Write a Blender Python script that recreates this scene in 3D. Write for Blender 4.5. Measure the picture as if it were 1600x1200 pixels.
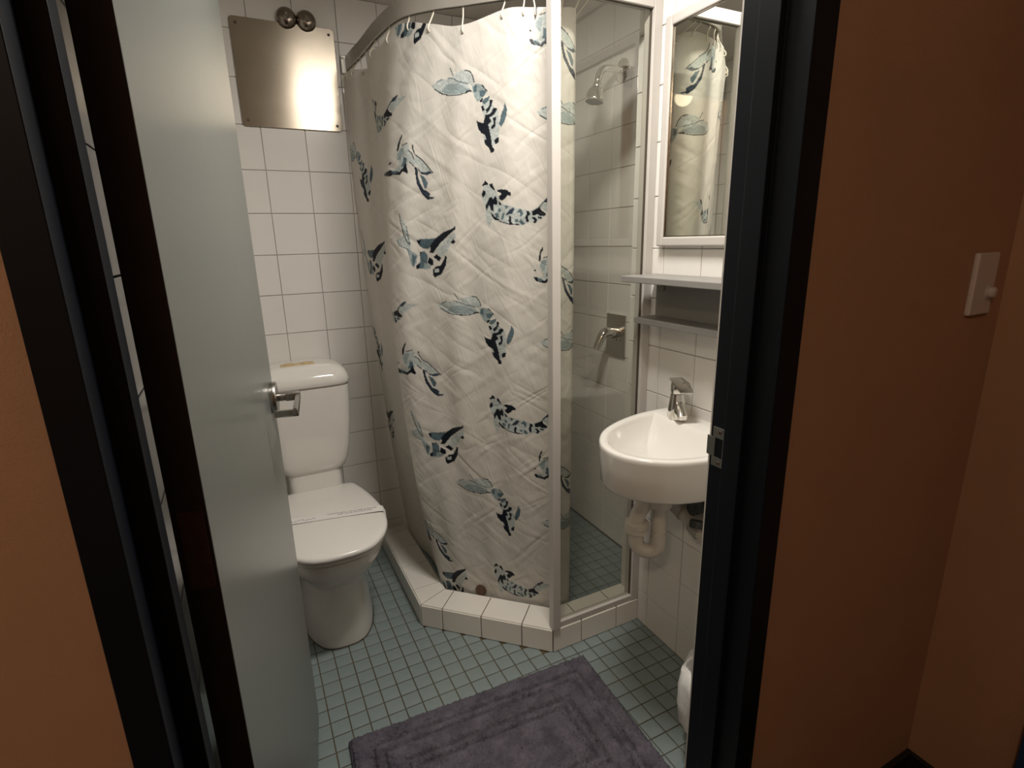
import bpy, bmesh, math, random
import numpy as np
from mathutils import Vector, Matrix, Euler
random.seed(7); rng = np.random.default_rng(7)
for o in list(bpy.data.objects): bpy.data.objects.remove(o, do_unlink=True)
scene = bpy.context.scene
COL = scene.collection

# ------------------------------------------------------------------ camera
PITCH, YAW, ROLL, FPX = .25931, -.4584, -.02312, 842.2
cy, sy, cp, sp, cr_, sr = math.cos(YAW), math.sin(YAW), math.cos(PITCH), math.sin(PITCH), math.cos(ROLL), math.sin(ROLL)
right = Vector((cy, sy, 0)); fwd0 = Vector((-sy, cy, 0)); up0 = Vector((0, 0, 1))
fwd = fwd0*cp - up0*sp; up = up0*cp + fwd0*sp
r2 = right*cr_ + up*sr; u2 = -right*sr + up*cr_
cam_d = bpy.data.cameras.new('camera'); cam = bpy.data.objects.new('camera', cam_d); COL.objects.link(cam)
cam_d.sensor_width = 36; cam_d.lens = FPX/1600*36; cam_d.clip_start = .02
m = Matrix((r2, u2, -fwd)).transposed().to_4x4(); m.translation = (0, 0, 1.37)
cam.matrix_world = m
scene.camera = cam

# ------------------------------------------------------------------ world, light, exposure
W = bpy.data.worlds.new('world'); scene.world = W; W.use_nodes = True
W.node_tree.nodes['Background'].inputs[0].default_value = (1.0, .82, .66, 1)
W.node_tree.nodes['Background'].inputs[1].default_value = .02
scene.view_settings.view_transform = 'Standard'; scene.view_settings.look = 'None'
scene.view_settings.gamma = 1; scene.view_settings.use_curve_mapping = False
scene.view_settings.exposure = -.4
# The photograph shows no lamp. The bathroom is lit from its ceiling (tops bright, undersides dark, steel plate mirrors it);
# the hall walls are lit from the hall behind the camera.
def lamp(name, kind, loc, power, col):
    l = bpy.data.lights.new(name, kind); l.energy = power; l.color = col
    o = bpy.data.objects.new(name, l); COL.objects.link(o); o.location = loc; return l
l = lamp('bathroom_ceiling_lamp_offscreen', 'AREA', (.60, 1.00, 2.225), 24, (1, .945, .875)); l.shape = 'RECTANGLE'; l.size = .34; l.size_y = .10
l = lamp('hall_ceiling_lamp_offscreen', 'POINT', (-.75, -.55, 2.34), 22, (1, .84, .62)); l.shadow_soft_size = .06

# ------------------------------------------------------------------ room numbers (metres)
YB, XR, XS, XL, ZC = 2.294, 1.158, 1.41, -.135, 2.245     # back wall, basin wall, shower wall, left wall, ceiling
YN = 1.443                                               # where the basin wall ends and the shower recess begins
YH, YI = .535, .65                                       # hall face and bathroom face of the door wall
XH = 1.363                                               # side wall of the hall

# ------------------------------------------------------------------ materials
def srgb(r, g, b):
    f = lambda c: (c/255/12.92) if c <= 10 else ((c/255+.055)/1.055)**2.4
    return (f(r), f(g), f(b), 1)
def mat(name, col, rough=.5, metal=0., noise=0., nscale=8., bump=0., bscale=60., spec=.5, coat=0., stretch=None, col2=None, nrough=0.):
    M = bpy.data.materials.new(name); M.use_nodes = True; nt = M.node_tree; N = nt.nodes; L = nt.links
    p = N['Principled BSDF']; p.inputs['Roughness'].default_value = rough; p.inputs['Metallic'].default_value = metal
    p.inputs['Specular IOR Level'].default_value = spec; p.inputs['Coat Weight'].default_value = coat
    p.inputs['Base Color'].default_value = col
    tc = N.new('ShaderNodeTexCoord'); src = tc.outputs['Object']
    if stretch:
        mp = N.new('ShaderNodeMapping'); mp.inputs['Scale'].default_value = stretch; L.new(src, mp.inputs[0]); src = mp.outputs[0]
    if noise or col2 or nrough:
        n = N.new('ShaderNodeTexNoise'); n.inputs['Scale'].default_value = nscale; n.inputs['Detail'].default_value = 6; n.inputs['Roughness'].default_value = .6
        L.new(src, n.inputs['Vector'])
        r = N.new('ShaderNodeValToRGB'); r.color_ramp.elements[0].position = .3; r.color_ramp.elements[1].position = .7
        c2 = col2 or tuple(c*(1-noise) for c in col[:3])+(1,)
        r.color_ramp.elements[0].color = c2; r.color_ramp.elements[1].color = col
        L.new(n.outputs['Fac'], r.inputs[0]); L.new(r.outputs[0], p.inputs['Base Color'])
        if nrough:
            mr = N.new('ShaderNodeMapRange'); mr.inputs[3].default_value = rough-nrough; mr.inputs[4].default_value = rough+nrough
            L.new(n.outputs['Fac'], mr.inputs[0]); L.new(mr.outputs[0], p.inputs['Roughness'])
    if bump:
        n2 = N.new('ShaderNodeTexNoise'); n2.inputs['Scale'].default_value = bscale; n2.inputs['Detail'].default_value = 3
        L.new(src, n2.inputs['Vector'])
        b = N.new('ShaderNodeBump'); b.inputs['Strength'].default_value = bump; b.inputs['Distance'].default_value = .002
        L.new(n2.outputs['Fac'], b.inputs['Height']); L.new(b.outputs[0], p.inputs['Normal'])
    return M
WHITE_TILE = mat('white_glazed_tile', (.78, .755, .715, 1), .16, noise=.04, nscale=3, bump=.06, bscale=12)
GROUT = mat('grey_grout', (.56, .53, .48, 1), .85, noise=.35, nscale=6)
FLOOR_TILE = mat('blue_grey_mosaic', (.235, .278, .275, 1), .42, noise=.22, nscale=9, bump=.12, bscale=150, col2=(.185, .23, .225, 1))
SHOWER_GROUT = mat('grey_blue_grout', (.10, .115, .11, 1), .9, noise=.3, nscale=8)
FLOOR_GROUT = mat('brown_grout', (.12, .092, .045, 1), .9, noise=.45, nscale=5)
KERB_TILE = mat('kerb_tile', (.78, .745, .68, 1), .22, noise=.05, nscale=5)
KERB_GROUT = mat('kerb_grout', (.16, .115, .075, 1), .9, noise=.4, nscale=15)
CEIL = mat('ceiling_paint', (.68, .63, .57, 1), .8, noise=.05, nscale=4)
PLAIN = mat('plain_white_wall', (.66, .63, .58, 1), .5)
ORANGE = mat('orange_brown_paint', (.42, .245, .150, 1), .75, noise=.12, nscale=3, bump=.35, bscale=500)
BLACK_SKIRT = mat('black_skirting', (.012, .011, .011, 1), .55)
CARPET = mat('dark_carpet', (.03, .026, .026, 1), .95, noise=.4, nscale=200)
NAVY = mat('navy_gloss_frame', (.006, .008, .0125, 1), .42, noise=.25, nscale=6, spec=.22)
BLUE_FRAME = mat('blue_frame', (.02, .05, .12, 1), .4)
DOOR_GREY = mat('grey_gloss_door', (.175, .185, .170, 1), .30, noise=.09, nscale=1, stretch=(160, 160, 7), nrough=.05)
DOOR_EDGE = mat('black_brown_edge', (.034, .029, .022, 1), .55, noise=.3, nscale=20)
HINGE = mat('rusty_painted_hinge', (.085, .042, .028, 1), .5, noise=.35, nscale=60)
SATIN = mat('satin_nickel', (.42, .40, .37, 1), .26, 1.)
CHROME = mat('chrome', (.72, .70, .66, 1), .10, 1.)
CHROME_D = mat('brushed_chrome', (.68, .66, .62, 1), .22, 1., nrough=.05, nscale=40)
BRONZE = mat('tarnished_chrome', (.33, .29, .24, 1), .20, 1., noise=.35, nscale=25)
STEEL = mat('stained_steel', (.40, .35, .28, 1), .24, 1., noise=.2, nscale=7, nrough=.02)
STEEL.node_tree.nodes['Principled BSDF'].inputs['Anisotropic'].default_value = .85
STEEL.node_tree.nodes['Principled BSDF'].inputs['Anisotropic Rotation'].default_value = .25
_tg = STEEL.node_tree.nodes.new('ShaderNodeTangent'); _tg.direction_type = 'RADIAL'; _tg.axis = 'Z'; STEEL.node_tree.links.new(_tg.outputs[0], STEEL.node_tree.nodes['Principled BSDF'].inputs['Tangent'])
DARK = mat('black_rubber', (.01, .009, .008, 1), .7)
CERAMIC = mat('white_ceramic', (.74, .715, .665, 1), .09, noise=.02, nscale=2, coat=.2)
PLASTIC_W = mat('white_plastic', (.74, .715, .67, 1), .2)
BEIGE = mat('yellowed_plastic', (.62, .47, .26, 1), .35, noise=.15, nscale=30)
PAPER = mat('paper', (.74, .72, .68, 1), .6)
INK = mat('ink', (.10, .095, .11, 1), .6)
ALU = ALU_W = mat('cream_aluminium', (.54, .51, .475, 1), .35, noise=.05, nscale=5)
RAIL = mat('satin_aluminium_rail', (.50, .475, .43, 1), .32, .65)
SEAL = mat('dark_seal', (.07, .055, .04, 1), .7)
SHELF = mat('grey_shelf', (.25, .24, .225, 1), .42, noise=.05, nscale=6)
PVC = mat('cream_pvc', (.66, .615, .54, 1), .35, noise=.08, nscale=10)
PIPE_G = mat('grey_waste_pipe', (.42, .40, .36, 1), .4, noise=.1, nscale=10)
VALVE = mat('dark_valve', (.045, .05, .045, 1), .4)
LINER = mat('white_bin_liner', (.72, .71, .68, 1), .35, bump=.8, bscale=40)
BIN = mat('white_bin', (.62, .61, .59, 1), .35)
SWITCH = mat('white_switch', (.60, .55, .54, 1), .35)
HOOK = mat('cream_hook', (.70, .64, .54, 1), .35)
RUST = mat('brown_weight', (.11, .055, .03, 1), .5, noise=.4, nscale=80)
def glass_mat():
    M = bpy.data.materials.new('clear_glass'); M.use_nodes = True; nt = M.node_tree; N = nt.nodes; L = nt.links
    N.remove(N['Principled BSDF']); out = N['Material Output']
    t = N.new('ShaderNodeBsdfTransparent'); t.inputs[0].default_value = (.965, .968, .945, 1)
    g = N.new('ShaderNodeBsdfGlossy'); g.inputs['Roughness'].default_value = .01; g.inputs[0].default_value = (.95, .95, .9, 1)
    lw = N.new('ShaderNodeLayerWeight'); pw = N.new('ShaderNodeMath'); pw.operation = 'POWER'; pw.inputs[1].default_value = 5; L.new(lw.outputs['Facing'], pw.inputs[0])
    fr = N.new('ShaderNodeMath'); fr.operation = 'MULTIPLY_ADD'; fr.inputs[1].default_value = .95; fr.inputs[2].default_value = .04; L.new(pw.outputs[0], fr.inputs[0])
    x = N.new('ShaderNodeMixShader'); L.new(fr.outputs[0], x.inputs[0]); L.new(t.outputs[0], x.inputs[1]); L.new(g.outputs[0], x.inputs[2]); L.new(x.outputs[0], out.inputs[0]); return M
GLASS = glass_mat()
MIRROR = mat('mirror_silver', (.86, .87, .83, 1), .015, 1.)

# ------------------------------------------------------------------ mesh helpers
class G:
    def __init__(s): s.v = []; s.f = []
    def add(s, vs, fs):
        b = len(s.v); s.v += [tuple(p) for p in vs]; s.f += [tuple(i+b for i in q) for q in fs]; return s
    def box(s, x0, x1, y0, y1, z0, z1, M=None):
        vs = [Vector((x, y, z)) for z in (z0, z1) for y in (y0, y1) for x in (x0, x1)]
        if M is not None: vs = [M @ p for p in vs]
        return s.add(vs, [(0, 2, 3, 1), (4, 5, 7, 6), (0, 1, 5, 4), (2, 6, 7, 3), (0, 4, 6, 2), (1, 3, 7, 5)])
    def prism(s, poly, z0, z1):
        n = len(poly); a = sum(poly[i][0]*poly[(i+1) % n][1]-poly[(i+1) % n][0]*poly[i][1] for i in range(n))
        if a < 0: poly = poly[::-1]
        vs = [(x, y, z0) for x, y in poly]+[(x, y, z1) for x, y in poly]
        return s.add(vs, [tuple(range(n))[::-1], tuple(range(n, 2*n))]+[(i, (i+1) % n, n+(i+1) % n, n+i) for i in range(n)])
    def loft(s, rings, cap0=True, cap1=True):
        n = len(rings[0]); vs = [p for r in rings for p in r]; fs = []
        for k in range(len(rings)-1):
            for i in range(n): fs.append((k*n+i, k*n+(i+1) % n, (k+1)*n+(i+1) % n, (k+1)*n+i))
        if cap0: fs.append(tuple(range(n))[::-1])
        if cap1: fs.append(tuple(range((len(rings)-1)*n, len(rings)*n)))
        return s.add(vs, fs)
    def lathe(s, prof, c=(0, 0, 0), axis=(0, 0, 1), n=32):
        q = Vector((0, 0, 1)).rotation_difference(Vector(axis).normalized()); c = Vector(c)
        rings = [[c+q @ Vector((max(r, 1e-5)*math.cos(a), max(r, 1e-5)*math.sin(a), h)) for a in [2*math.pi*i/n for i in range(n)]] for r, h in prof]
        return s.loft(rings)
    def tube(s, path, r, n=12, cap=True):
        P = [Vector(p) for p in path]; rr = r if isinstance(r, (list, tuple)) else [r]*len(P)
        t0 = (P[1]-P[0]).normalized(); nrm = t0.orthogonal().normalized(); rings = []
        for i, p in enumerate(P):
            t = ((P[min(i+1, len(P)-1)]-P[i]).normalized()+(P[i]-P[max(i-1, 0)]).normalized()).normalized()
            nrm = (nrm-t*nrm.dot(t)).normalized(); b = t.cross(nrm)
            rings.append([p+(nrm*math.cos(a)+b*math.sin(a))*rr[i] for a in [2*math.pi*k/n for k in range(n)]])
        return s.loft(rings, cap, cap)
    def sweep(s, path, prof):   # flat section (side, up) along a horizontal path
        P = [Vector(p) for p in path]; rings = []
        for i, p in enumerate(P):
            t = (P[min(i+1, len(P)-1)]-P[max(i-1, 0)]); t.z = 0; t.normalize(); sd = Vector((t.y, -t.x, 0))
            rings.append([p+sd*a+Vector((0, 0, b)) for a, b in prof])
        return s.loft(rings)
    def build(s, name, m, parent=None, bevel=0., seg=2, smooth=None, limit=30):
        me = bpy.data.meshes.new(name); bm = bmesh.new()
        vs = [bm.verts.new(p) for p in s.v]
        for f in s.f:
            try: bm.faces.new([vs[i] for i in f])
            except ValueError: pass
        bmesh.ops.remove_doubles(bm, verts=bm.verts, dist=1e-6)
        bmesh.ops.recalc_face_normals(bm, faces=bm.faces)
        if bevel:
            es = [e for e in bm.edges if len(e.link_faces) == 2 and e.calc_face_angle(0) > math.radians(limit)]
            bmesh.ops.bevel(bm, geom=es, offset=bevel, segments=seg, affect='EDGES', profile=.5, clamp_overlap=True)
        bm.to_mesh(me); bm.free()
        if smooth is not None:
            me.polygons.foreach_set('use_smooth', [True]*len(me.polygons)); me.set_sharp_from_angle(angle=math.radians(smooth))
        me.materials.append(m)
        o = bpy.data.objects.new(name, me); COL.objects.link(o); o.parent = parent; return o
def tag(o, label, cat, group=None):
    o['label'] = label; o['category'] = cat
    if group: o['group'] = group
    return o
def struct(o, label=None, cat=None):
    o['kind'] = 'structure'
    if label: o['label'] = label
    if cat: o['category'] = cat
    return o
def empty(name, loc):
    o = bpy.data.objects.new(name, None); COL.objects.link(o); o.location = loc; o.empty_display_size = .05; return o
def adopt(root):   # parts were built in world space: keep them there
    bpy.context.view_layer.update()
    inv = Matrix.Translation(-Vector(root.location))
    for c in root.children:
        c.matrix_parent_inverse = inv
    return root
def catmull(pts, n, closed=False):
    p = [Vector(q) for q in pts]
    if closed: p = [p[-1]]+p+[p[0], p[1]]
    else: p = [2*p[0]-p[1]]+p+[2*p[-1]-p[-2]]
    mseg = len(p)-3; out = []
    for i in range(n):
        t = i/(n if closed else n-1)*mseg; k = min(int(t), mseg-1); f = t-k; a, b, c, d = p[k:k+4]
        out.append(.5*(2*b+(c-a)*f+(2*a-5*b+4*c-d)*f*f+(3*b-a-3*c+d)*f**3))
    return out

# ------------------------------------------------------------------ tiles
_tm = {}
def tile_mesh(w, h, t, m, bv):
    k = (round(w, 4), round(h, 4), t, m.name)
    if k in _tm: return _tm[k]
    me = bpy.data.meshes.new('tile'); a, b = w/2, h/2
    vs = [(-a, -b, -.003), (a, -b, -.003), (a, b, -.003), (-a, b, -.003), (-a, -b, t-bv), (a, -b, t-bv), (a, b, t-bv), (-a, b, t-bv), (-a+bv, -b+bv, t), (a-bv, -b+bv, t), (a-bv, b-bv, t), (-a+bv, b-bv, t)]
    fs = [(8, 9, 10, 11)]
    for i in range(4):
        j = (i+1) % 4; fs += [(i, j, 4+j, 4+i), (4+i, 4+j, 8+j, 8+i)]
    me.from_pydata(vs, [], fs); me.materials.append(m); _tm[k] = me; return me
def edges(lo, hi, ref, step):
    k0 = math.ceil((lo-ref)/step+1e-6); e = [lo]; k = k0
    while ref+k*step < hi-1e-6:
        e.append(ref+k*step); k += 1
    e.append(hi)
    out = [e[0]]
    for q in e[1:]:
        if q-out[-1] > .012: out.append(q)
    out[-1] = hi
    return out
def tile_face(parent, U, V, place, us, vs_, m=WHITE_TILE, gap=.0024, t=.004, name='tile', wob=.0022, skip=None):
    U = Vector(U); V = Vector(V); Nn = U.cross(V)
    for i in range(len(us)-1):
        for j in range(len(vs_)-1):
            uc, vc = (us[i]+us[i+1])/2, (vs_[j]+vs_[j+1])/2
            if skip and skip(uc, vc): continue
            w, h = us[i+1]-us[i]-gap, vs_[j+1]-vs_[j]-gap
            o = bpy.data.objects.new(name, tile_mesh(w, h, t, m, .0012)); COL.objects.link(o)
            M = Matrix((U, V, Nn)).transposed().to_4x4() @ Euler((random.gauss(0, wob), random.gauss(0, wob), 0)).to_matrix().to_4x4()
            M.translation = place(uc, vc); o.matrix_world = M; o.parent = parent
ROWS = edges(0, ZC, .126, .1515)

# ------------------------------------------------------------------ structure
T = .004
g = G().box(XL-.1, XS+.1, YB+T, YB+.1, 0, ZC); wall_back = struct(g.build('wall_back', GROUT))
tile_face(wall_back, (1, 0, 0), (0, 0, 1), lambda u, v: Vector((u, YB+T, v)), edges(XL, XS, .144, .1515), ROWS)
g = G().box(XR+T, XS+.1, YI, YN-T, 0, ZC); wall_right = struct(g.build('wall_right', GROUT))
tile_face(wall_right, (0, -1, 0), (0, 0, 1), lambda u, v: Vector((XR+T, -u, v)), [-q for q in edges(YI, YN, YN, .1515)][::-1], ROWS)
tile_face(wall_right, (-1, 0, 0), (0, 0, 1), lambda u, v: Vector((-u, YN-T, v)), [-XS, -XR-.15, -XR], ROWS)
g = G().box(XS+T, XS+.1, YN-T, YB+T, 0, ZC); wall_shower = struct(g.build('wall_shower', GROUT))
tile_face(wall_shower, (0, -1, 0), (0, 0, 1), lambda u, v: Vector((XS+T, -u, v)), [-q for q in edges(YN, YB, 1.905, .1515)][::-1], ROWS)
g = G().box(XL-.1, XL-T, YI, YB+T, 0, ZC); wall_left = struct(g.build('wall_left', GROUT))
tile_face(wall_left, (0, 1, 0), (0, 0, 1), lambda u, v: Vector((XL-T, u, v)), edges(YI, YB, YB, .1515), ROWS)
g = G().box(XL-.1, XS+.1, YI-.02, YB+.1, ZC, ZC+.08); struct(g.build('ceiling', CEIL))
HX0, HX1, HY0, HZ = -1.15, XH, -1.25, 2.42
DX0, DX1, DZ = -.135, .715, 2.075
g = G().box(HX0-.05, DX0, YH, YI, 0, HZ).box(DX1, XS+.1, YH, YI, 0, HZ).box(DX0, DX1, YH, YI, DZ, HZ)
wall_front = struct(g.build('wall_front', ORANGE))
g = G().box(XL-.1, DX0, YI, YI+.006, 0, ZC).box(DX1, XR+.02, YI, YI+.006, 0, ZC).box(DX0, DX1, YI, YI+.006, DZ, ZC); g.build('inner_lining', PLAIN, wall_front)
struct(G().box(XH, XH+.06, HY0, YH, 0, HZ).build('wall_hall_right', ORANGE))
struct(G().box(HX0-.06, HX0, HY0, YH, 0, HZ).build('wall_hall_left', ORANGE))
struct(G().box(HX0-.06, XH+.06, HY0-.06, HY0, 0, HZ).build('wall_hall_back', ORANGE))
g = G().box(HX0-.06, XH+.06, HY0-.06, YI, HZ, HZ+.06); struct(g.build('ceiling_hall', CEIL))
struct(G().box(HX0-.06, XH+.06, HY0-.06, YI-.03, -.05, 0).build('floor_hall', CARPET))
struct(G().box(.75, XH, YH-.012, YH, 0, .102).box(HX0, -.155, YH-.012, YH, 0, .102).build('baseboard_front', BLACK_SKIRT, bevel=.002))
struct(G().box(XH-.012, XH, HY0, YH-.012, 0, .102).build('baseboard_right', BLACK_SKIRT, bevel=.002))
t3 = struct(G().box(XH-.022, XH, .25, .338, 0, 2.1).box(XH-.03, XH, .25, .262, 0, 2.1).build('trim_2', BLUE_FRAME, bevel=.002))

# floor: mosaic tiles, the visible ones single, the rest joined
KO = [(.438, YB), (.438, 1.685), (.796, 1.342), (XR, 1.342)]               # kerb, outer line
def off_line(a, b, d):
    t = Vector((b[0]-a[0], b[1]-a[1])).normalized(); n = Vector((-t.y, t.x)) if True else None
    return (Vector(a)+n*d, t)
def isect(l1, l2):
    (p, a), (q, b) = l1, l2; den = a.x*b.y-a.y*b.x; s = ((q-p).x*b.y-(q-p).y*b.x)/den; return p+a*s
KW = .11
L1, L2, L3 = off_line(KO[0], KO[1], KW), off_line(KO[1], KO[2], KW), off_line(KO[2], KO[3], .10)
KI = [(KO[0][0]+KW, YB), tuple(isect(L1, L2)), tuple(isect(L2, L3)), (XR, 1.442)]
def in_poly(p, poly):
    x, y = p; c = False; n = len(poly)
    for i in range(n):
        (x1, y1), (x2, y2) = poly[i], poly[(i+1) % n]
        if (y1 > y) != (y2 > y) and x < (x2-x1)*(y-y1)/(y2-y1)+x1: c = not c
    return c
KERB_POLY = KO+KI[::-1]
SHOWER_POLY = KI+[(XR, YN), (XS, YN), (XS, YB)]
floor = struct(G().box(XL-.02, XS+.02, YI-.03, YB+.02, -.06, -.0025).build('floor', FLOOR_GROUT))
G().prism(SHOWER_POLY, -.01, -.0012).build('shower_bed', SHOWER_GROUT, floor)
PT = .0534
MATQ = [(.105, 1.306), (.870, 1.266), (.845, .775), (.080, .815)]
vis, rest, edge = [], [], []
for i in range(-5, 27):
    for j in range(-18, 15):
        x0, y0 = .067+i*PT, 1.5645+j*PT; c = (x0+PT/2, y0+PT/2)
        if c[0] < XL or c[0] > XS or c[1] < YI-.02 or c[1] > YB or in_poly(c, KERB_POLY): continue
        sh = in_poly(c, SHOWER_POLY)
        if c[0] > XR and not sh:
            if x0 < XR-.006 and c[1] < YN: edge.append(c)
            continue
        seen = (not sh and not in_poly(c, MATQ) and c[0] > .03 and .86 < c[1] < 1.95) or (sh and c[0] > .9 and c[1] < 1.95)
        (vis if seen else rest).append((c, sh))
vis.sort(key=lambda q: q[0][0]**2+q[0][1]**2); rest += vis[300:]; vis = vis[:300]
FT = PT-.0032
for c, sh in vis:
    o = bpy.data.objects.new('mosaic_tile', tile_mesh(FT, FT, .0015, FLOOR_TILE, .0009)); COL.objects.link(o)
    o.matrix_world = Matrix.Translation((c[0], c[1], -.0015)) @ Euler((random.gauss(0, .004), random.gauss(0, .004), random.gauss(0, .004))).to_matrix().to_4x4(); o.parent = floor
g = G()
for c, sh in rest:
    a = FT/2; x, y = c
    x0, x1 = max(x-a, XL), min(x+a, XS); y1 = min(y+a, YB)
    if x1-x0 > .01 and y1-y+a > .01: g.box(x0, x1, y-a, y1, -.004, 0.)
for x, y in edge: g.box(x-FT/2, XR, y-FT/2, y+FT/2, -.004, 0.)
o = g.build('mosaic_field', FLOOR_TILE, floor); o['kind'] = 'stuff'

# ------------------------------------------------------------------ tiled shower kerb
kerb = empty('shower_kerb', (.6, 1.6, 0)); tag(kerb, 'white tiled step kerb bent around the shower floor', 'kerb')
ZK = .09
G().prism(KERB_POLY, -.002, ZK-.004).build('core', KERB_GROUT, kerb)
def slab(quad, nrm, t, name='tile', m=KERB_TILE, gap=.0016):
    q = [Vector(p) for p in quad]; c = sum(q, Vector())/4; nn = Vector(nrm).normalized(); q2 = []
    for i in range(4):
        a, b, d = q[i-1], q[i], q[(i+1) % 4]; e1 = (a-b).normalized(); e2 = (d-b).normalized()
        q2.append(b+(e1+e2)*gap/max(.3, abs(e1.cross(e2).length)))
    top = [p+nn*t for p in q2]; bot = [p-nn*.002 for p in q2]
    G().add(bot+top, [(3, 2, 1, 0), (4, 5, 6, 7)]+[(i, (i+1) % 4, 4+(i+1) % 4, 4+i) for i in range(4)]).build(name, m, kerb, bevel=.0012, seg=1)
def lerp2(a, b, t): return (a[0]+(b[0]-a[0])*t, a[1]+(b[1]-a[1])*t)
def proj_on(p, a, b):
    d = Vector((b[0]-a[0], b[1]-a[1])); return tuple(Vector(a)+d*((Vector(p)-Vector(a)).dot(d)/d.length_squared))
runs = [(0, [.055, .2, .345, .509]), (1, [.085, .235, .385]), (2, [.115, .265])]
for k, joints in runs:
    A, B, Ai, Bi = KO[k], KO[k+1], KI[k], KI[k+1]
    d = Vector((B[0]-A[0], B[1]-A[1])); Ln = d.length; t = d/Ln; out_n = Vector((t.y, -t.x, 0)); in_n = Vector((-t.y, t.x))
    os_ = [0]+joints+[Ln]
    w = KW if k < 2 else .10
    for i in range(len(os_)-1):
        p, q = Vector(A)+t*os_[i], Vector(A)+t*os_[i+1]
        pi = Vector(Ai) if i == 0 else p+in_n*w; qi = Vector(Bi) if i == len(os_)-2 else q+in_n*w
        # keep joint feet inside the mitres
        z = ZK-.004
        slab([(p.x, p.y, z), (q.x, q.y, z), (qi.x, qi.y, z), (pi.x, pi.y, z)], (0, 0, 1), .004)
        slab([(p.x, p.y, 0), (q.x, q.y, 0), (q.x, q.y, ZK-.002), (p.x, p.y, ZK-.002)], out_n, .0035)
    Li = (Vector(Bi)-Vector(Ai)).length; n = max(1, round(Li/.15)); ti = (Vector(Bi)-Vector(Ai))/Li
    for i in range(n):
        p, q = Vector(Ai)+ti*Li*i/n, Vector(Ai)+ti*Li*(i+1)/n
        slab([(q.x, q.y, 0), (p.x, p.y, 0), (p.x, p.y, ZK-.002), (q.x, q.y, ZK-.002)], -out_n, .003)
adopt(kerb)

# ------------------------------------------------------------------ door frame and door
frame = struct(empty('trim_1', (.3, .58, 0)))
frame['label'] = 'dark navy pressed metal door frame with double rebate'
ZF = 2.06
RJ = [(.70, .640), (.70, .602), (.688, .602), (.688, .566), (.700, .566), (.700, .523), (.746, .523), (.746, .536), (.718, .536), (.718, .640)]
LJ = [(-.121, .640), (-.121, .602), (-.100, .602), (-.100, .568), (-.120, .568), (-.120, .523), (-.151, .523), (-.151, .536), (-.1365, .536), (-.1365, .640)]
G().prism(RJ, 0, ZF).build('jamb', NAVY, frame, bevel=.0012)
G().prism(LJ, 0, ZF).build('jamb', NAVY, frame, bevel=.0012)
G().box(-.151, .746, .523, .536, ZF-.03, ZF+.03).box(-.13, .71, .536, .64, ZF-.001, ZF+.014).box(-.13, .71, .568, .602, ZF-.016, ZF).build('head', NAVY, frame, bevel=.0012)
# strike plate on the latch jamb
sp = G()
sp.box(.6985, .701, .607, .634, 1.035, 1.054).box(.6985, .701, .607, .634, .983, 1.0).box(.6985, .701, .607, .612, 1.0, 1.035).box(.6985, .701, .628, .646, 1.0, 1.035)
sp = sp.build('strike_plate', SATIN, frame, bevel=.0006); sp['label'] = 'satin metal strike plate'
G().box(.6995, .7015, .612, .628, 1.0, 1.035).build('latch_hole', NAVY, sp)
for z in (1.046, .990): G().lathe([(.0, .0), (.0035, 0), (.003, .001), (0, .001)], (.6986, .619, z), (-1, 0, 0), 12).build('screw', HINGE, sp)
adopt(frame)

door = empty('door_1', (-.067, .652, 0)); struct(door)
door['label'] = 'grey gloss painted door swung open into the bathroom'
d = Vector((.135, .9909, 0)).normalized(); nf = Vector((d.y, -d.x, 0))     # along the leaf, out of its visible face
DM = Matrix((d, nf, Vector((0, 0, 1)))).transposed().to_4x4(); DM.translation = Vector((-.067, .652, 0))
TH = .037; DL = .797
leaf = G().box(0, DL, -TH, 0, .012, 2.035, DM).build('leaf', DOOR_EDGE, door, bevel=.0015, seg=2)
leaf.data.materials.append(DOOR_GREY)
for p in leaf.data.polygons:
    if abs(p.normal.dot(nf)) > .9: p.material_index = 1
for z0 in (.987, .2, 1.76):
    h = G().box(-.0016, .0005, -.0305, -.0045, z0, z0+.098, DM).build('hinge', HINGE, door, bevel=.0005, seg=1); h['label'] = 'painted butt hinge leaf'
    for k, (a, b) in enumerate(((.015, -.022), (.037, -.012), (.063, -.0125), (.085, -.02))):
        c = DM @ Vector((-.0016, b, z0+.098-a)); G().lathe([(0, 0), (.0036, 0), (.003, .0007), (0, .0004)], c, -d, 12).build('screw', HINGE, h)
def D(a, b, z): return DM @ Vector((a, b, z))
HZ_, HA = 1.017, DL-.062
rose = G().lathe([(0, 0), (.038, 0), (.039, .003), (.039, .011), (.037, .014), (.014, .0145), (0, .0145)], D(HA, 0, HZ_), nf, 40).build('rose', SATIN, door, smooth=40); rose['label'] = 'round satin handle rose'
hd = G().lathe([(0, .01), (.0105, .01), (.0105, .05), (0, .05)], D(HA, 0, HZ_), nf, 20)
hd.box(HA-.013, HA+.013, .033, .066, HZ_-.009, HZ_+.009, DM)
hd.box(HA-.152, HA+.012, .056, .066, HZ_-.0075, HZ_+.0075, DM)
hd.box(HA-.152, HA-.142, .018, .066, HZ_-.0075, HZ_+.0075, DM)
lv = hd.build('lever', SATIN, door, bevel=.0018, smooth=40); lv['label'] = 'satin lever handle with returned end'
adopt(door)
bpy.context.view_layer.update()
for h in door.children:
    for s_ in h.children: pass

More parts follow.
